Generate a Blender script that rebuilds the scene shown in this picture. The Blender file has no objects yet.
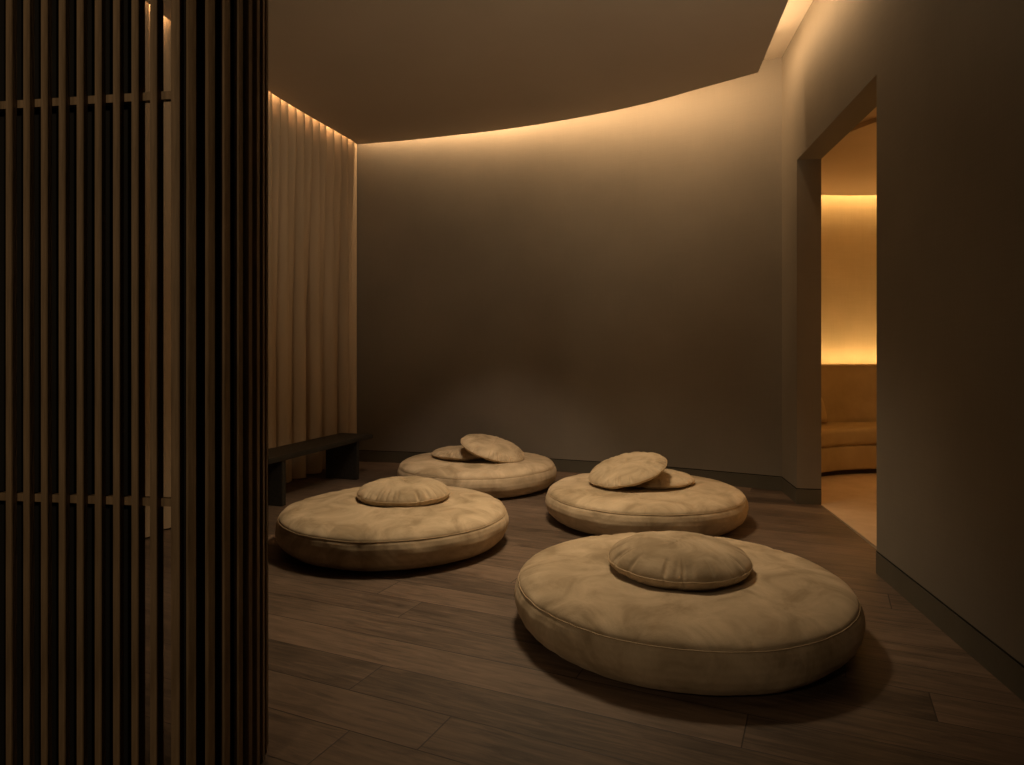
import bpy, bmesh, math, random
from mathutils import Vector, Matrix, noise
PI = math.pi
C = bpy.context.scene.collection
rnd = random.Random(7)

# ------------------------------------------------------------------ materials
def mat(name, base=(.5, .5, .5), rough=.6, spec=.5):
    m = bpy.data.materials.new(name); m.use_nodes = True
    b = m.node_tree.nodes['Principled BSDF']
    b.inputs['Base Color'].default_value = (*base, 1)
    b.inputs['Roughness'].default_value = rough
    b.inputs['Specular IOR Level'].default_value = spec
    return m, m.node_tree.nodes, m.node_tree.links, b

def N(nodes, t, **kw):
    n = nodes.new(t)
    for k, v in kw.items(): setattr(n, k, v)
    return n

def noisy(name, c1, c2, scale=3, rough=.8, bump=.2, bscale=60, stretch=(1, 1, 1), spec=.3, detail=4, dist=.01, sheen=0, c3=None):
    m, n, l, b = mat(name, c1, rough, spec)
    tc = N(n, 'ShaderNodeTexCoord'); mp = N(n, 'ShaderNodeMapping'); mp.inputs['Scale'].default_value = stretch
    l.new(tc.outputs['Object'], mp.inputs['Vector'])
    t = N(n, 'ShaderNodeTexNoise'); t.inputs['Scale'].default_value = scale; t.inputs['Detail'].default_value = detail
    t.inputs['Roughness'].default_value = .6
    l.new(mp.outputs[0], t.inputs['Vector'])
    r = N(n, 'ShaderNodeValToRGB'); r.color_ramp.elements[0].position = .3; r.color_ramp.elements[1].position = .7
    r.color_ramp.elements[0].color = (*c1, 1); r.color_ramp.elements[1].color = (*c2, 1)
    l.new(t.outputs['Fac'], r.inputs['Fac']); l.new(r.outputs['Color'], b.inputs['Base Color'])
    t2 = N(n, 'ShaderNodeTexNoise'); t2.inputs['Scale'].default_value = bscale; t2.inputs['Detail'].default_value = 3
    l.new(mp.outputs[0], t2.inputs['Vector'])
    bp = N(n, 'ShaderNodeBump'); bp.inputs['Strength'].default_value = bump; bp.inputs['Distance'].default_value = dist
    l.new(t2.outputs['Fac'], bp.inputs['Height']); l.new(bp.outputs[0], b.inputs['Normal'])
    if sheen:
        b.inputs['Sheen Weight'].default_value = sheen; b.inputs['Sheen Roughness'].default_value = .5
        b.inputs['Sheen Tint'].default_value = (*c2, 1)
    return m

def plaster(name, c1, c2):
    """limewashed linen-like wall: soft clouds plus a faint horizontal / vertical weave"""
    m, n, l, b = mat(name, c1, .75, .25)
    tc = N(n, 'ShaderNodeTexCoord')
    t = N(n, 'ShaderNodeTexNoise'); t.inputs['Scale'].default_value = 1.3; t.inputs['Detail'].default_value = 5
    l.new(tc.outputs['Object'], t.inputs['Vector'])
    mh = N(n, 'ShaderNodeMapping'); mh.inputs['Scale'].default_value = (3, 3, 90)
    mv = N(n, 'ShaderNodeMapping'); mv.inputs['Scale'].default_value = (90, 90, 3)
    outs = []
    for mm in (mh, mv):
        l.new(tc.outputs['Object'], mm.inputs['Vector'])
        q = N(n, 'ShaderNodeTexNoise'); q.inputs['Scale'].default_value = 1.6; q.inputs['Detail'].default_value = 2
        l.new(mm.outputs[0], q.inputs['Vector']); outs.append(q.outputs['Fac'])
    ad = N(n, 'ShaderNodeMath', operation='ADD'); l.new(outs[0], ad.inputs[0]); l.new(outs[1], ad.inputs[1])
    mu = N(n, 'ShaderNodeMath', operation='MULTIPLY_ADD'); l.new(ad.outputs[0], mu.inputs[0]); mu.inputs[1].default_value = .16
    l.new(t.outputs['Fac'], mu.inputs[2])
    r = N(n, 'ShaderNodeValToRGB'); r.color_ramp.elements[0].position = .45; r.color_ramp.elements[1].position = .85
    r.color_ramp.elements[0].color = (*c1, 1); r.color_ramp.elements[1].color = (*c2, 1)
    l.new(mu.outputs[0], r.inputs['Fac']); l.new(r.outputs['Color'], b.inputs['Base Color'])
    bp = N(n, 'ShaderNodeBump'); bp.inputs['Strength'].default_value = .12; bp.inputs['Distance'].default_value = .004
    l.new(ad.outputs[0], bp.inputs['Height']); l.new(bp.outputs[0], b.inputs['Normal'])
    return m

def wood_floor():
    m, n, l, b = mat('plank floor', (.1, .07, .05), .5, .45)
    tc = N(n, 'ShaderNodeTexCoord'); mp = N(n, 'ShaderNodeMapping'); mp.inputs['Rotation'].default_value = (0, 0, math.radians(24.5))
    l.new(tc.outputs['Object'], mp.inputs['Vector'])
    sx = N(n, 'ShaderNodeSeparateXYZ'); l.new(mp.outputs[0], sx.inputs[0])
    def M(op, a, bb=None, cc=None):
        q = N(n, 'ShaderNodeMath', operation=op)
        for i, v in enumerate((a, bb, cc)):
            if v is None: continue
            if isinstance(v, (int, float)): q.inputs[i].default_value = v
            else: l.new(v, q.inputs[i])
        return q.outputs[0]
    W, L = .19, 1.9
    v = M('DIVIDE', M('ADD', sx.outputs['Y'], 20.06), W); row = M('FLOOR', v); fv = M('FRACT', v)
    wn = N(n, 'ShaderNodeTexWhiteNoise', noise_dimensions='1D'); l.new(row, wn.inputs['W'])
    u = M('ADD', M('DIVIDE', M('ADD', sx.outputs['X'], 20), L), M('MULTIPLY', wn.outputs['Value'], 7.3)); col = M('FLOOR', u); fu = M('FRACT', u)
    cm = N(n, 'ShaderNodeCombineXYZ'); l.new(row, cm.inputs[0]); l.new(col, cm.inputs[1])
    w2 = N(n, 'ShaderNodeTexWhiteNoise', noise_dimensions='3D'); l.new(cm.outputs[0], w2.inputs['Vector'])
    # distance to the seams in metres
    dv = M('MULTIPLY', M('MINIMUM', fv, M('SUBTRACT', 1, fv)), W); du = M('MULTIPLY', M('MINIMUM', fu, M('SUBTRACT', 1, fu)), L)
    d = M('MINIMUM', dv, du)
    seam = N(n, 'ShaderNodeMapRange'); seam.inputs['From Min'].default_value = .0006; seam.inputs['From Max'].default_value = .0028
    l.new(d, seam.inputs['Value'])
    # grain, stretched along the plank and shifted per plank
    off = N(n, 'ShaderNodeVectorMath', operation='MULTIPLY_ADD'); l.new(w2.outputs['Color'], off.inputs[0]); off.inputs[1].default_value = (9, 9, 9); l.new(mp.outputs[0], off.inputs[2])
    g = N(n, 'ShaderNodeMapping'); g.inputs['Scale'].default_value = (1.6, 16, 1); l.new(off.outputs[0], g.inputs['Vector'])
    gn = N(n, 'ShaderNodeTexNoise'); gn.inputs['Scale'].default_value = 2.2; gn.inputs['Detail'].default_value = 9; gn.inputs['Roughness'].default_value = .68; gn.inputs['Distortion'].default_value = 1.1
    l.new(g.outputs[0], gn.inputs['Vector'])
    g2 = N(n, 'ShaderNodeTexNoise'); g2.inputs['Scale'].default_value = 2.4; g2.inputs['Detail'].default_value = 3; l.new(off.outputs[0], g2.inputs['Vector'])
    mix = M('ADD', M('MULTIPLY', gn.outputs['Fac'], .62), M('ADD', M('MULTIPLY', g2.outputs['Fac'], .26), M('MULTIPLY', w2.outputs['Value'], .11)))
    r = N(n, 'ShaderNodeValToRGB'); r.color_ramp.elements[0].position = .36; r.color_ramp.elements[1].position = .68
    r.color_ramp.elements[0].color = (.05, .033, .022, 1); r.color_ramp.elements[1].color = (.235, .158, .108, 1)
    l.new(mix, r.inputs['Fac'])
    mc = N(n, 'ShaderNodeMix', data_type='RGBA'); l.new(seam.outputs[0], mc.inputs['Factor'])
    mc.inputs['A'].default_value = (.018, .012, .01, 1); l.new(r.outputs['Color'], mc.inputs['B']); l.new(mc.outputs['Result'], b.inputs['Base Color'])
    rr = N(n, 'ShaderNodeMapRange'); rr.inputs['To Min'].default_value = .42; rr.inputs['To Max'].default_value = .62; l.new(gn.outputs['Fac'], rr.inputs['Value']); l.new(rr.outputs[0], b.inputs['Roughness'])
    hh = M('ADD', M('MULTIPLY', seam.outputs[0], .7), M('MULTIPLY', gn.outputs['Fac'], .5))
    bp = N(n, 'ShaderNodeBump'); bp.inputs['Strength'].default_value = .35; bp.inputs['Distance'].default_value = .003
    l.new(hh, bp.inputs['Height']); l.new(bp.outputs[0], b.inputs['Normal'])
    return m

def suede():
    m, n, l, b = mat('suede', (.5, .37, .22), .85, .15)
    tc = N(n, 'ShaderNodeTexCoord')
    oi = N(n, 'ShaderNodeObjectInfo')
    a = N(n, 'ShaderNodeVectorMath', operation='MULTIPLY_ADD'); cmb = N(n, 'ShaderNodeCombineXYZ')
    l.new(oi.outputs['Random'], cmb.inputs[0]); l.new(oi.outputs['Random'], cmb.inputs[1])
    l.new(cmb.outputs[0], a.inputs[0]); a.inputs[1].default_value = (20, 13, 0); l.new(tc.outputs['Object'], a.inputs[2])
    t = N(n, 'ShaderNodeTexNoise'); t.inputs['Scale'].default_value = 4.5; t.inputs['Detail'].default_value = 7; t.inputs['Roughness'].default_value = .62; t.inputs['Distortion'].default_value = .9
    l.new(a.outputs[0], t.inputs['Vector'])
    r = N(n, 'ShaderNodeValToRGB'); e = r.color_ramp.elements
    e[0].position = .34; e[0].color = (.33, .25, .155, 1); e[1].position = .66; e[1].color = (.61, .48, .325, 1)
    x = e.new(.48); x.color = (.475, .365, .24, 1)
    l.new(t.outputs['Fac'], r.inputs['Fac']); l.new(r.outputs['Color'], b.inputs['Base Color'])
    t3 = N(n, 'ShaderNodeTexNoise'); t3.inputs['Scale'].default_value = 9; t3.inputs['Detail'].default_value = 8; t3.inputs['Roughness'].default_value = .7
    l.new(a.outputs[0], t3.inputs['Vector'])
    bp = N(n, 'ShaderNodeBump'); bp.inputs['Strength'].default_value = .35; bp.inputs['Distance'].default_value = .008
    l.new(t3.outputs['Fac'], bp.inputs['Height']); l.new(bp.outputs[0], b.inputs['Normal'])
    b.inputs['Sheen Weight'].default_value = .25; b.inputs['Sheen Roughness'].default_value = .4; b.inputs['Sheen Tint'].default_value = (.9, .7, .5, 1)
    return m

M_wall = plaster('taupe wall', (.198, .17, .134), (.238, .205, .162))
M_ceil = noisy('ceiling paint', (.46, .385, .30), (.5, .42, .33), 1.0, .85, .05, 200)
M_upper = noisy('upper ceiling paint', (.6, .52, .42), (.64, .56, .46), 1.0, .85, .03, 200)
M_floor = wood_floor()
M_suede = suede()
M_pipe = noisy('suede piping', (.46, .34, .21), (.55, .42, .27), 20, .8, .2, 100)
M_base = noisy('baseboard paint', (.10, .088, .064), (.12, .106, .078), 3, .5, .05, 80)
M_groove_shade = noisy('painted groove shade', (.01, .01, .008), (.014, .012, .01), 3, .9, .0, 80)  # strip colour imitates shade in a groove, nothing is recessed
M_slat = noisy('stained oak slat', (.13, .085, .045), (.29, .195, .11), 7, .6, .4, 40, (9, 9, .6), .3, 6, .003)
M_bench = noisy('blackened wood', (.014, .013, .01), (.038, .033, .025), 5, .5, .5, 30, (8, 1.2, 8), .4, 6, .004)
M_curt = noisy('linen curtain', (.45, .345, .235), (.53, .41, .285), 3, .9, .15, 300, (1, 1, .2), .1, 3, .002, 0)
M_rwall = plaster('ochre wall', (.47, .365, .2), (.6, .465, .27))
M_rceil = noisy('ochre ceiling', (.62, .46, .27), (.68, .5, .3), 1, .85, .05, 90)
M_carpet = noisy('tan carpet', (.55, .4, .26), (.64, .48, .32), 6, .95, .5, 300, (1, 1, 1), .1, 4, .004)
M_sofa = noisy('rust velvet', (.36, .26, .13), (.44, .32, .165), 5, .85, .2, 60, (1, 1, 1), .1, 5, .004, .2)
M_plinth = noisy('sofa plinth', (.04, .03, .02), (.06, .04, .03), 5, .8)
M_gap_shade = noisy('painted gap shade', (.008, .007, .006), (.012, .011, .009), 2, .9, .05, 80)  # near-black colour stands for the shade behind the slats

# ------------------------------------------------------------------ helpers
def link(name, bm, mats, parent=None, smooth=False, kind=None):
    me = bpy.data.meshes.new(name)
    bmesh.ops.recalc_face_normals(bm, faces=bm.faces) if not smooth == 'keep' else None
    bm.to_mesh(me); bm.free()
    for m in (mats if isinstance(mats, (list, tuple)) else [mats]): me.materials.append(m)
    if smooth: me.polygons.foreach_set('use_smooth', [True] * len(me.polygons))
    o = bpy.data.objects.new(name, me); C.objects.link(o)
    if parent: o.parent = parent
    if kind: o['kind'] = kind
    return o

def thing(name, label, cat, loc=(0, 0, 0), rot=(0, 0, 0), group=None):
    o = bpy.data.objects.new(name, None); C.objects.link(o); o.location = loc; o.rotation_euler = rot
    o.empty_display_size = .1
    o['label'] = label; o['category'] = cat
    if group: o['group'] = group
    return o

def prism(bm, pts, z0, z1, mi=0):
    a = [bm.verts.new((x, y, z0)) for x, y in pts]; b = [bm.verts.new((x, y, z1)) for x, y in pts]
    n = len(pts); fs = [bm.faces.new(a[::-1]), bm.faces.new(b)]
    for i in range(n): fs.append(bm.faces.new((a[i], a[(i + 1) % n], b[(i + 1) % n], b[i])))
    for f in fs: f.material_index = mi
    return fs

def ribbon(bm, pts, outs, z0, z1, mi=0):
    """closed wall strip between polyline pts and polyline outs"""
    n = len(pts)
    rows = [[bm.verts.new((p[0], p[1], z)) for p in q] for q, z in ((pts, z0), (pts, z1), (outs, z1), (outs, z0))]
    fs = []
    for k in range(4):
        for i in range(n - 1): fs.append(bm.faces.new((rows[k][i], rows[k][i + 1], rows[(k + 1) % 4][i + 1], rows[(k + 1) % 4][i])))
    fs.append(bm.faces.new([r[0] for r in rows])); fs.append(bm.faces.new([r[-1] for r in rows][::-1]))
    for f in fs: f.material_index = mi

def offs(pts, d):
    """offset polyline to its left by d"""
    out = []
    for i, p in enumerate(pts):
        a = pts[max(i - 1, 0)]; b = pts[min(i + 1, len(pts) - 1)]
        t = Vector((b[0] - a[0], b[1] - a[1])).normalized(); out.append((p[0] - t.y * d, p[1] + t.x * d))
    return out

def catmull(P, n):
    out = []
    P = [(2 * P[0][0] - P[1][0], 2 * P[0][1] - P[1][1])] + list(P) + [(2 * P[-1][0] - P[-2][0], 2 * P[-1][1] - P[-2][1])]
    for i in range(1, len(P) - 2):
        for k in range(n):
            t = k / n; r = []
            for c in (0, 1):
                a, b, cc, d = P[i - 1][c], P[i][c], P[i + 1][c], P[i + 2][c]
                r.append(.5 * (2 * b + (cc - a) * t + (2 * a - 5 * b + 4 * cc - d) * t * t + (3 * b - a - 3 * cc + d) * t ** 3))
            out.append(tuple(r))
    out.append(P[-2]); return out

def resample(P, step):
    L = [0]
    for i in range(1, len(P)): L.append(L[-1] + math.dist(P[i], P[i - 1]))
    n = max(2, int(round(L[-1] / step))); out = []; j = 0
    for k in range(n + 1):
        s = L[-1] * k / n
        while j < len(L) - 2 and L[j + 1] < s: j += 1
        t = (s - L[j]) / max(1e-9, L[j + 1] - L[j])
        out.append((P[j][0] + (P[j + 1][0] - P[j][0]) * t, P[j][1] + (P[j + 1][1] - P[j][1]) * t))
    return out, L[-1]

# ------------------------------------------------------------------ plan of the room
CX, CY = 2.107, 5.33                      # right rear corner
def rx(y): return CX - .158 * (CY - y)    # face of the right wall
def by(x): s = x + 1.48; return 6.73 - .18 * s - .0545 * s * s   # face of the curved back wall
TH = .163
PZ, PT, UZ = 3.10, 3.15, 3.39             # dropped panel underside / top, upper ceiling
J0, J1, DH = 3.364, 4.88, 2.458             # doorway jambs and head

# floor
bm = bmesh.new(); prism(bm, [(-2.9, -3.4), (rx(-3.4) + .06, -3.4), (rx(CY + .3) + .172, CY + .3), (2.3, 7.4), (-2.9, 7.4)], -.1, 0)
link('floor', bm, M_floor, kind='structure')

# right wall
bm = bmesh.new()
def seg(y0, y1, z0, z1): prism(bm, [(rx(y0), y0), (rx(y0) + TH, y0 - .027), (rx(y1) + TH, y1 - .027), (rx(y1), y1)], z0, z1)
seg(-3.4, J0, 0, 3.5); seg(J1, CY + .25, 0, 3.5); seg(J0, J1, DH, 3.5)
link('wall_right', bm, M_wall, kind='structure')

# curved back wall
bw = [(-2.1 + i * (4.5 / 40), by(-2.1 + i * (4.5 / 40))) for i in range(41)]
bw = [(x, y) for x, y in bw if x < CX + .02]
bw.append((CX, CY + .002))
bw = [(x, by(x) + (CY - by(CX)) * max(0, (x - 1) / (CX - 1))) for x, y in bw]
bm = bmesh.new(); ribbon(bm, bw, offs(bw, .15), 0, 3.5)
link('wall_back', bm, M_wall, smooth=False, kind='structure')

# left side: the panel edge, the curtain line and the wall behind it
pl = [(-2.13, 3.4), (-2.1, 3.93), (-2.03, 4.45), (-1.883, 5.27), (-1.70, 5.95), (-1.5, 6.6)]
ple = catmull(pl, 8)
cu = offs(ple + [(-1.462, 6.69)], .07)
wl = [(-2.9, -3.4), (-2.9, 3.0)]
bm = bmesh.new()
lw = [(-2.3, 3.6)] + offs(ple, .2)[6:] + [(-1.62, 6.95)]
ribbon(bm, lw, offs(lw, .12), 0, 3.5)
link('wall_left', bm, M_wall, kind='structure')
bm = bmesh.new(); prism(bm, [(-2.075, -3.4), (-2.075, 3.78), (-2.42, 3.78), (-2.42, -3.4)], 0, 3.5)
link('wall_left_near', bm, M_gap_shade, kind='structure')  # wall coloured near black so slat gaps look unlit

# dropped ceiling panel: outline follows curtain, back wall and right wall, leaving a lit slot
back_edge = [(-1.5, 6.6), (-1.04, 6.49), (-.576, 6.35), (-.1, 6.19), (.333, 5.99), (.75, 5.78), (1.13, 5.54), (1.43, 5.27), (1.776, 4.93)]
def qz(x, y): k = (PZ - 1.1) / 0.6827 / 1000; d = (PZ - 1.1) * 682.7 / (350 - y); return ((x - 512) / 682.7 * d, d)
be = catmull([qz(357, 144.5), qz(400, 141), qz(450, 135.7), qz(500, 130), qz(550, 122.5), qz(600, 113.5), qz(650, 102.5), qz(700, 88.5), qz(758, 72.5)], 6)
outline = [(-2.13, -3.4)] + ple[:-1] + be + [(1.776 - .19 * (4.93 - 3.25), 3.25), (rx(3.25), 3.20), (rx(-3.4), -3.4)]
bm = bmesh.new(); prism(bm, outline, PZ, PT)
link('ceiling', bm, M_ceil, kind='structure')
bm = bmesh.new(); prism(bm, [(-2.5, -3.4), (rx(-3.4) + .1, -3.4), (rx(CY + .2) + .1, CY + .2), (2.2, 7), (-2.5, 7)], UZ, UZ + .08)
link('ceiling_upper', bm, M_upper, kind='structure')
# rear wall behind the viewer is an open side of the lounge

# baseboards; the dark strip above paints in the shade of a groove
def baseboard(name, line, side=1):
    bm = bmesh.new()
    e = offs(line, .003 * side); z = .104
    ribbon(bm, line, e, 0, z - .001)
    g = offs(line, .0012 * side); ribbon(bm, line, g, z + .001, z + .008, 1)
    link(name, bm, [M_base, M_groove_shade], kind='structure')
baseboard('baseboard_back', [p for p in bw if p[0] > -1.75], -1)
baseboard('baseboard_right', [(rx(-3.4), -3.4), (rx(J0), J0)])
baseboard('baseboard_right.001', [(rx(J1) + TH, J1 - .027), (rx(J1), J1)], 1)
baseboard('baseboard_right.002', [(rx(J1), J1), (rx(CY - .003), CY - .003)])

# ------------------------------------------------------------------ round room beyond the doorway
RC = Vector((3.3, 4.85))
def arc(r, a0, a1, n): return [(RC.x + r * math.cos(math.radians(a0 + (a1 - a0) * i / n)), RC.y + r * math.sin(math.radians(a0 + (a1 - a0) * i / n))) for i in range(n + 1)]
RW = 1.95
def chord_arc(r, n=60):
    # part of the circle right of the back face of the doorway wall
    pts = [p for p in arc(r, 145, -180, 325) if p[1] > 5.6 or p[0] > rx(p[1]) + TH + .001]
    return [(rx(5.6) + TH, 5.6)] + pts[::3] + [pts[-1]]
p = chord_arc(RW)
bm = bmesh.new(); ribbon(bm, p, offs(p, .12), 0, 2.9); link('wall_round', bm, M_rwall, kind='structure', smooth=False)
bm = bmesh.new(); prism(bm, chord_arc(RW + .1), -.1, .004); 
link('floor_2', bm, M_carpet, kind='structure')
bm = bmesh.new(); prism(bm, [(rx(J0), J0), (rx(J0) + TH, J0 - .027), (rx(J1) + TH, J1 - .027), (rx(J1), J1)], -.1, .002)
# the carpet begins at the back of the jamb: the planks run through the opening
bm.free()
bm = bmesh.new()
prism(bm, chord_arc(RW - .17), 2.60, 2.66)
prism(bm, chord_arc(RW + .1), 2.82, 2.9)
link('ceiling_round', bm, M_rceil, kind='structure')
bm = bmesh.new()
for r, z in ((1.05, 2.57),):
    prism(bm, chord_arc(r), z, 2.60) if r > 1.2 else prism(bm, arc(r, 0, 360, 64)[:-1], z, 2.60)
link('trim_1', bm, M_rceil, kind='structure')

def arcsolid(bm, prof, a0, a1, n=64, jit=0):
    """sweep a closed (radius,z) profile around the room centre, in metres from RC"""
    rings = []
    for i in range(n + 1):
        a = math.radians(a0 + (a1 - a0) * i / n)
        rings.append([bm.verts.new((r * math.cos(a), r * math.sin(a), z)) for r, z in prof])
    m = len(prof)
    for i in range(n):
        for k in range(m): bm.faces.new((rings[i][k], rings[i][(k + 1) % m], rings[i + 1][(k + 1) % m], rings[i + 1][k]))
    bm.faces.new(rings[0][::-1]); bm.faces.new(rings[-1])
def rrect(r0, r1, z0, z1, c, n=4):
    out = []
    for cx, cz, s in ((r1 - c, z1 - c, 0), (r0 + c, z1 - c, 90), (r0 + c, z0 + c, 180), (r1 - c, z0 + c, 270)):
        for i in range(n + 1):
            a = math.radians(s + 90 * i / n); out.append((cx + c * math.cos(a), cz + c * math.sin(a)))
    return out
sofa = thing('curved_sofa', 'rust orange curved banquette sofa seen through the doorway', 'sofa', (RC.x, RC.y, 0))
A0, A1 = 134, -35
bm = bmesh.new(); arcsolid(bm, rrect(1.22, 1.74, .005, .05, .005, 1), A0 - 1, A1 + 1); link('plinth', bm, M_plinth, sofa)
bm = bmesh.new(); arcsolid(bm, rrect(1.165, 1.745, .05, .262, .02), A0, A1); link('base', bm, M_sofa, sofa, smooth=True)
bm = bmesh.new(); arcsolid(bm, rrect(1.15, 1.70, .262, .415, .04), A0, A1); link('seat', bm, M_sofa, sofa, smooth=True)
bm = bmesh.new(); arcsolid(bm, [(1.70, .34), (1.69, .45), (1.735, .95), (1.75, .962), (1.80, .962), (1.81, .95), (1.81, .05), (1.75, .05)], A0, A1); link('backrest', bm, M_sofa, sofa)
def modshade(o): 
    m = o.modifiers.new('w', 'WEIGHTED_NORMAL')
# ------------------------------------------------------------------ cushions
def pleats(seed, n, wmin=.03, wmax=.09):
    r = random.Random(seed)
    L = [(r.uniform(0, 2 * PI), r.uniform(wmin, wmax), r.uniform(.35, 1)) for _ in range(n)]
    def f(a):
        s = 0
        for c, w, h in L:
            d = (a - c + PI) % (2 * PI) - PI
            s += h * math.exp(-(d / w) ** 2)
        return min(s, 1.3)
    return f

def disc_surface(bm, R, zfun, nr, na, rim=None, reuse=None):
    rings = []
    for i in range(1, nr + 1):
        t = 1 - (1 - i / nr) ** 1.6
        rings.append([bm.verts.new(zfun(t, 2 * PI * j / na)) for j in range(na)])
    c = bm.verts.new(zfun(0, 0))
    for j in range(na): bm.faces.new((c, rings[0][j], rings[0][(j + 1) % na]))
    for i in range(nr - 1):
        for j in range(na): bm.faces.new((rings[i][j], rings[i + 1][j], rings[i + 1][(j + 1) % na], rings[i][(j + 1) % na]))
    return rings

def tube_loop(name, pts, r, m, parent, k=8):
    bm = bmesh.new(); n = len(pts); rings = []
    for i in range(n):
        p = Vector(pts[i]); t = (Vector(pts[(i + 1) % n]) - Vector(pts[i - 1])).normalized()
        s = t.cross(Vector((0, 0, 1))).normalized(); u = s.cross(t)
        rings.append([bm.verts.new(p + r * (math.cos(2 * PI * q / k) * s + math.sin(2 * PI * q / k) * u)) for q in range(k)])
    for i in range(n):
        for q in range(k): bm.faces.new((rings[i][q], rings[(i + 1) % n][q], rings[(i + 1) % n][(q + 1) % k], rings[i][(q + 1) % k]))
    return link(name, bm, m, parent, smooth=True)

def nz(x, y, z, s): return noise.noise(Vector((x * s, y * s, z * s)))

def pouf(loc, R, seed, label, rot=0, dents=()):
    def loc2(p): d = Vector((p[0] - loc[0], p[1] - loc[1])); d.rotate(Matrix.Rotation(-rot, 2)); return (d.x, d.y, p[2])
    dents = [loc2(p) for p in dents]
    t = thing('floor_pouf', label, 'floor cushion', loc, (0, 0, rot), 'large round suede floor cushions')
    NA = 288; ZS = .172
    pf = pleats(seed, 46, .015, .045); so = seed * 3.1
    def rimr(a): return R * (1 + .006 * nz(math.cos(a), math.sin(a), so, 1.6)) - .003 * pf(a)
    def rimz(a): return ZS + .005 * nz(math.cos(a), math.sin(a), so + 5, 2.2)
    def top(q, a):
        r = (R + (rimr(a) - R) * q ** 10) * q; x, y = r * math.cos(a), r * math.sin(a)
        e0 = max(0, (q - .85) / .15)
        z = rimz(a) + .04 * math.sqrt(max(0, 1 - e0 * e0)) + .024 * (1 - q * q)
        for dx, dy, dr in dents:
            z -= .026 * (1 - min(1, max(0, (math.hypot(x - dx, y - dy) / dr - .75) / .4)) ** 2 * (3 - 2 * min(1, max(0, (math.hypot(x - dx, y - dy) / dr - .75) / .4))))
        z += .006 * nz(x, y, so, 3.2) * (1 - q ** 6) + .0035 * nz(x, y, so, 8) * (1 - q ** 8)
        e = math.exp(-((1 - q) / .13) ** 2) * (1 - q ** 30)
        z -= .010 * pf(a) * e
        return (x, y, z)
    def side(k, a):     # k 0..1 from seam down to the floor
        prof = [(0, 0), (.009, -.014), (.016, -.036), (.018, -.062), (.012, -.092), (-.004, -.122), (-.036, -.152), (-.095, -ZS + .0005)]
        f = k * (len(prof) - 1); i = min(int(f), len(prof) - 2); g = f - i
        dr = prof[i][0] * (1 - g) + prof[i + 1][0] * g; dz = prof[i][1] * (1 - g) + prof[i + 1][1] * g
        r = rimr(a) + dr; x, y = r * math.cos(a), r * math.sin(a)
        w = math.sin(PI * min(k, 1))
        r += w * (.007 * nz(math.cos(a) * 3, math.sin(a) * 3, so + k * 1.5, 1.5) - .005 * pf(a) * math.exp(-(k / .35) ** 2))
        z = rimz(a) + dz if k < .999 else 0.0005
        return (r * math.cos(a), r * math.sin(a), max(z, .0005))
    bm = bmesh.new(); disc_surface(bm, R, top, 44, NA); link('top_panel', bm, M_suede, t, smooth=True)
    bm = bmesh.new(); K = 28
    rings = [[bm.verts.new(side(k / K, 2 * PI * j / NA)) for j in range(NA)] for k in range(K + 1)]
    for i in range(K):
        for j in range(NA): bm.faces.new((rings[i][j], rings[i][(j + 1) % NA], rings[i + 1][(j + 1) % NA], rings[i + 1][j]))
    bm.faces.new(rings[-1]); link('side_panel', bm, M_suede, t, smooth=True)
    tube_loop('piping', [((rimr(2 * PI * j / NA) + .0015) * math.cos(2 * PI * j / NA), (rimr(2 * PI * j / NA) + .0015) * math.sin(2 * PI * j / NA), rimz(2 * PI * j / NA)) for j in range(NA)], .0022, M_pipe, t)
    return t

def small(loc, R, seed, label, tilt=(0, 0, 0), ht=.074, hb=.056):
    t = thing('round_cushion', label, 'cushion', loc, tilt, 'small round suede cushions')
    NA = 288; pf = pleats(seed, 40, .012, .045); pg = pleats(seed + 50, 26, .03, .08); so = seed * 1.7
    def rimr(a): return R * (1 + .012 * nz(math.cos(a), math.sin(a), so, 1.7)) - .006 * pf(a)
    def rimz(a): return hb + .005 * nz(math.cos(a), math.sin(a), so, 2.5)
    def s(sign, H, P, A):
        def f(q, a):
            r = (R + (rimr(a) - R) * q ** 12) * q; x, y = r * math.cos(a), r * math.sin(a)
            pz = rimz(a); z = H * (1 - q ** 3.8) ** (.56 if sign > 0 else .42)
            z += .0025 * nz(x, y, so, 5) * (1 - q ** 5)
            e = math.exp(-((.95 - q) / .15) ** 2) * (1 - q ** 24)
            z -= A * P(a) * e
            return (x, y, pz + sign * max(z, 0) if q < .9999 else pz)
        return f
    bm = bmesh.new()
    disc_surface(bm, R, s(1, ht, pf, .022), 44, NA); disc_surface(bm, R, s(-1, hb, pg, .006), 30, NA)
    bmesh.ops.remove_doubles(bm, verts=bm.verts, dist=.00005)
    link('cover', bm, M_suede, t, smooth=True)
    tube_loop('piping', [((rimr(2 * PI * j / NA) + .001) * math.cos(2 * PI * j / NA), (rimr(2 * PI * j / NA) + .001) * math.sin(2 * PI * j / NA), rimz(2 * PI * j / NA)) for j in range(NA)], .003, M_pipe, t)
    return t

D2 = math.radians
pouf((.672, 2.745, 0), .647, 1, 'large round tan suede floor cushion nearest the viewer, beside the doorway wall', .3, [(.664, 2.72, .27)])
pouf((-.675, 3.935, 0), .636, 2, 'large round tan suede floor cushion at left, in front of the dark bench', 1.9, [(-.64, 4.03, .265)])
pouf((.862, 4.45, 0), .624, 3, 'large round tan suede floor cushion near the rear right corner under two small cushions', 2.6, [(.87, 4.52, .33)])
pouf((-.282, 5.54, 0), .622, 4, 'large round tan suede floor cushion farthest back, close to the curved wall', 4.1, [(-.32, 5.62, .33)])

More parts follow.
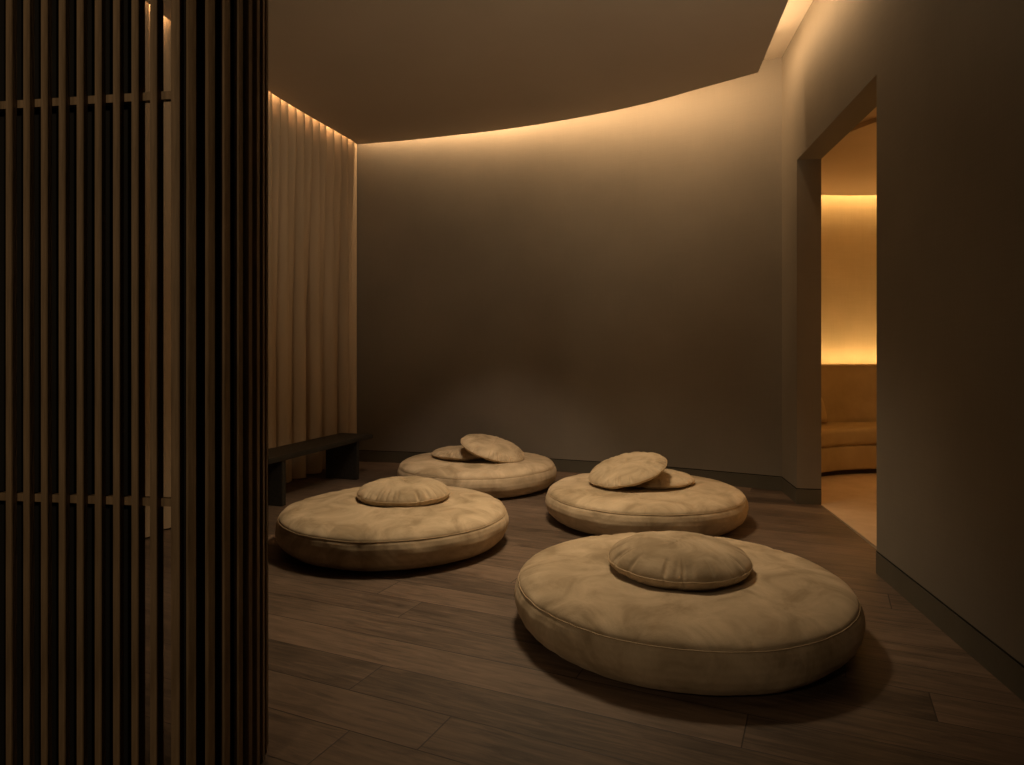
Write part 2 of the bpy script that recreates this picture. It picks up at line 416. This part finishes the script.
small((.664, 2.72, .2095), .277, 11, 'small round tan cushion with pleated rim lying flat on the nearest large floor cushion', (0, 0, .5))
small((-.64, 4.03, .200), .270, 12, 'small round tan cushion lying alone on the left large floor cushion before the bench', (0, 0, 2.2))
small((.945, 4.55, .2095), .262, 13, 'small round tan cushion lying flat beneath the tilted one near the right corner', (0, 0, 1.1), .045, .035)
small((.757, 4.42, .290), .256, 14, 'small round tan cushion tilted right side up over a flat one near the right corner', (D2(9), D2(-15.5), 0), .05, .04)
small((-.40, 5.66, .2095), .262, 15, 'small round tan cushion lying flat beneath the tilted one, rearmost floor cushion', (0, 0, .2), .048, .035)
small((-.165, 5.48, .274), .262, 16, 'small round tan cushion tilted left side up over a flat one, rearmost floor cushion', (D2(10), D2(15), 0), .052, .04)

# throw pillow on the sofa, left end of what the doorway shows
tp = thing('throw_pillow', 'rust throw pillow standing on the curved sofa at the left jamb', 'pillow', (2.775, 6.24, .418), (0, 0, D2(35)))
bm = bmesh.new(); n = 22
def pil(u, v, s):
    e = (1 - abs(u) ** 3) * (1 - abs(v) ** 3)
    k = 1 - .08 * (1 - abs(v) ** 2) * abs(u) ** 3; k2 = 1 - .08 * (1 - abs(u) ** 2) * abs(v) ** 3
    return (u * .19 * k, s * .065 * max(e, 0) ** .6, .135 + v * .135 * k2)
for s in (1, -1):
    g = [[bm.verts.new(pil(-1 + 2 * i / n, -1 + 2 * j / n, s)) for j in range(n + 1)] for i in range(n + 1)]
    for i in range(n):
        for j in range(n): bm.faces.new((g[i][j], g[i + 1][j], g[i + 1][j + 1], g[i][j + 1]))
bmesh.ops.remove_doubles(bm, verts=bm.verts, dist=.0002)
pc = link('cover', bm, M_sofa, tp, smooth=True); pc.rotation_euler = (D2(-14), 0, 0)

# ------------------------------------------------------------------ curtain
line, L = resample(cu, .0035)
bm = bmesh.new(); cols = []
ph = 0; rr = random.Random(5); w = .115; s = 0; phs = []
for i in range(len(line)):
    s = L * i / (len(line) - 1)
    phs.append(2 * PI * s / .118 + 1.3 * noise.noise(Vector((s * 3.1, 4, 0))) * 2)
zs = [0.012 + (3.33 - .012) * k / 26 for k in range(27)]
for i, p in enumerate(line):
    a = line[max(i - 1, 0)]; b = line[min(i + 1, len(line) - 1)]
    t = Vector((b[0] - a[0], b[1] - a[1])).normalized(); nn = Vector((-t.y, t.x)); s = L * i / (len(line) - 1)
    col = []
    for z in zs:
        q = phs[i] + .35 * noise.noise(Vector((s * 4, z * .7, 9)))
        k = min(1, max(0, (2.9 - z) / 1.8))
        A = (.038 + .012 * noise.noise(Vector((s * 5, 1, 2)))) * (1 - .6 * k)
        sub = math.sin(q / 4 + 1.2 * noise.noise(Vector((s * 1.6, 3, 7))))
        o = A * math.sin(q) + .010 * math.sin(2 * q + .8) * (1 - k) + .1 * k * (1.0 - 1.4 * abs(sub) ** .8)
        tt = .016 * math.cos(q); fl = min(1, (L - s) / .12); tt *= fl
        P = Vector(p) + nn * (o * fl) + t * tt
        col.append(bm.verts.new((P.x, P.y, z)))
    cols.append(col)
for i in range(len(cols) - 1):
    for k in range(len(zs) - 1): bm.faces.new((cols[i][k], cols[i + 1][k], cols[i + 1][k + 1], cols[i][k + 1]))
co = link('curtain', bm, M_curt, smooth=True)
co['label'] = 'floor to ceiling taupe pleated curtain behind the low bench, lit from above'; co['category'] = 'curtain'

# ------------------------------------------------------------------ bench
ang = math.atan(.304)
bench = thing('bench', 'low dark wooden bench with slab legs in front of the curtain', 'bench', (-1.315, 5.78, 0), (0, 0, -ang))
def rbox(bm, x0, x1, y0, y1, z0, z1, bev=.004):
    v = bmesh.ops.create_cube(bm, size=1)['verts']
    for q in v: q.co = ((x0 + x1) / 2 + q.co.x * (x1 - x0), (y0 + y1) / 2 + q.co.y * (y1 - y0), (z0 + z1) / 2 + q.co.z * (z1 - z0))
    es = list({e for q in v for e in q.link_edges})
    bmesh.ops.bevel(bm, geom=es, offset=bev, segments=2, affect='EDGES')
bm = bmesh.new(); rbox(bm, -.31, .015, -1.5, .26, .322, .358, .006); link('seat', bm, M_bench, bench)
for y in (0, -1.03):
    bm = bmesh.new(); rbox(bm, -.30, 0, y, y + .045, .0005, .3225, .003); link('leg', bm, M_bench, bench)

# ------------------------------------------------------------------ slatted screen
scr = thing('slatted_screen', 'tall dark wooden screen of vertical slats curving away at its right end', 'screen', (-.9, 1.62, 0))
O = Vector((-.9, 1.62))
T = Vector((-.682, 1.91)); nT = D2(19.7); RA = .33; CA = T - RA * Vector((math.cos(nT), math.sin(nT)))
def slat(px, py, ang, w, d, name='slat'):
    bm = bmesh.new(); rbox(bm, -w / 2, w / 2, 0, d, .0005, PZ - .0005, .0012)
    o = link(name, bm, M_slat, scr); o.location = (px - O.x, py - O.y, 0); o.rotation_euler = (0, 0, ang)
# flat run: direction to the left from the corner
K0 = Vector((-.79, 1.588)); fd = Vector((-.989, .148)); sp = .0480
pos = [K0 + fd * (.001 + sp * i) for i in range(14)]
slat(K0.x + .006, K0.y, D2(-8.5), .022, .026)
for i, p_ in enumerate(pos[1:]):
    slat(p_.x, p_.y, D2(-8.5), .0178, .026 if i < 2 else .0155)
rear = []
# slat centres measured along the arc, angle back from the limb
phi = [-.52, -.39, -.26, -.13, 0.0, .13, .259, .386, .513, .637, .772, .907, 1.05]
for f in phi:
    a = nT - f
    c = CA + RA * Vector((math.cos(a), math.sin(a)))
    slat(c.x, c.y, a + PI / 2, .0185, .013)
def rail(z):
    bm = bmesh.new()
    pts = [K0 + fd * .66 + Vector((0, .0157)), K0 + Vector((0, .0157)) ]
    e = [tuple(p) for p in pts]; ribbon(bm, e, offs(e, .016), z - .0095, z + .0095)
    a0 = nT - 1.13; 
    e = [tuple(CA + (RA - .045) * Vector((math.cos(a0 + 1.57 * i / 20), math.sin(a0 + 1.57 * i / 20)))) for i in range(21)]
    ribbon(bm, e, offs(e, .016), z - .0095, z + .0095)
    for v in bm.verts: v.co.x -= O.x; v.co.y -= O.y
    link('rail', bm, M_slat, scr)
rail(.741); rail(1.70)
bm = bmesh.new()
e = [tuple(K0 + fd * .66 + Vector((.006, .05))), tuple(K0 + fd * .125 + Vector((.006, .05)))]; ribbon(bm, e, offs(e, .006), .0005, PZ - .0005)
a0 = nT - 1.075
e = [tuple(CA + (RA - .020) * Vector((math.cos(a0 + 1.515 * i / 24), math.sin(a0 + 1.515 * i / 24)))) for i in range(25)]
ribbon(bm, e, offs(e, .006), .0005, PZ - .0005)
for v in bm.verts: v.co.x -= O.x; v.co.y -= O.y
link('gap_shade_sheet', bm, M_gap_shade, scr)  # added sheet, coloured dark to black out the gaps between slats

# ------------------------------------------------------------------ lights
def area(name, a, b, z, W, col, h=.025, dirv=None, down=0):
    a = Vector(a); b = Vector(b); mid = (a + b) / 2; t = (b - a).normalized(); nrm = Vector((-t.y, t.x))
    li = bpy.data.lights.new(name, 'AREA'); li.shape = 'RECTANGLE'; li.size = (b - a).length; li.size_y = h
    li.energy = W * (b - a).length; li.color = col
    o = bpy.data.objects.new(name, li); C.objects.link(o); o.location = (mid.x, mid.y, z)
    X = Vector((t.x, t.y, 0)); Z = -Vector((nrm.x, nrm.y, -down)).normalized(); Y = Z.cross(X)
    o.rotation_euler = Matrix((X, Y, Z)).transposed().to_euler()
    return o
WARM = (1, .64, .33)
def strip(poly, step, z, W, col, inset=.02, down=0, taper=0):
    q = offs(poly, inset); q, L = resample(q, step)
    n = len(q) - 1
    for i in range(n): area('cove_light', q[i], q[i + 1], z, W * (1 - taper * (1 - min(1, (i + .5) * 3 / n))), col, down=down)
E_BACK, E_LEFT, E_RIGHT = 8.8, 10, 5
strip(be, .5, 3.27, E_BACK, WARM, .015, 1.0, .4)
strip([p for p in ple if p[1] > 3.85], .5, 3.22, E_LEFT, WARM, .01)
re = [(1.776, 4.93), (1.776 - .19 * (4.93 - 3.35), 3.35)]
strip(re, .5, 3.22, E_RIGHT, WARM, .015)

def spot(name, loc, target, W, ang, blend, r, col):
    li = bpy.data.lights.new(name, 'SPOT'); li.energy = W; li.spot_size = D2(ang); li.spot_blend = blend; li.shadow_soft_size = r; li.color = col
    o = bpy.data.objects.new(name, li); C.objects.link(o); o.location = loc
    o.rotation_euler = (Vector(target) - Vector(loc)).to_track_quat('-Z', 'Y').to_euler()
spot('downlight', (.15, 3.75, 3.06), (.12, 3.95, 0), 280, 92, .75, .3, (1, .77, .495))
spot('downlight_small', (-.3, 3.95, 3.06), (-.28, 5.55, 0), 78, 46, .5, .12, (1, .78, .6))
spot('ceiling_fill', (1.35, .9, 1.9), (.2, 4.2, 3.5), 220, 84, 1, .3, (1, .82, .58))  # added lamp out of view, lifts the ceiling brightness
spot('screen_fill', (-1.35, -.9, 2.1), (-1.0, 1.6, 1.2), 52, 80, .8, .1, (1, .74, .46))  # added lamp behind the viewer to brighten the slat fronts

# round room coves
AMB = (1, .64, .27)
q = arc(1.77, 140, 20, 9)
for i in range(len(q) - 1): area('cove_light', q[i], q[i + 1], 2.71, 4.2, AMB)
q = arc(1.83, 132, 0, 10)
for i in range(len(q) - 1):
    o = area('cove_light', q[i], q[i + 1], .93, 4.2, AMB)
    o.rotation_euler = (PI, 0, math.atan2(q[i + 1][1] - q[i][1], q[i + 1][0] - q[i][0]))
pt = bpy.data.lights.new('downlight_round', 'SPOT'); pt.energy = 18; pt.spot_size = D2(120); pt.spot_blend = .6; pt.shadow_soft_size = .15; pt.color = (1, .55, .2)
o = bpy.data.objects.new('downlight_round', pt); C.objects.link(o); o.location = (3.2, 4.6, 2.55)
pl_ = bpy.data.lights.new('round_room_fill', 'POINT'); pl_.energy = 13; pl_.shadow_soft_size = .12; pl_.color = (1, .62, .25)
o = bpy.data.objects.new('round_room_fill', pl_); C.objects.link(o); o.location = (3.9, 4.3, 1.7)  # added hidden light, evens out the round room walls and ceiling

w = bpy.data.worlds.new('World'); bpy.context.scene.world = w; w.use_nodes = True
w.node_tree.nodes['Background'].inputs['Color'].default_value = (1, .78, .5, 1)
w.node_tree.nodes['Background'].inputs['Strength'].default_value = .075

# ------------------------------------------------------------------ camera
cam = bpy.data.cameras.new('Camera'); cam.lens = 24; cam.sensor_width = 36; cam.shift_y = -32.5 / 1024; cam.clip_start = .02
co = bpy.data.objects.new('Camera', cam); C.objects.link(co); co.location = (0, 0, 1.1); co.rotation_euler = (PI / 2, 0, 0)
sc = bpy.context.scene; sc.camera = co
sc.view_settings.view_transform = 'Standard'; sc.view_settings.look = 'None'; sc.view_settings.exposure = 0
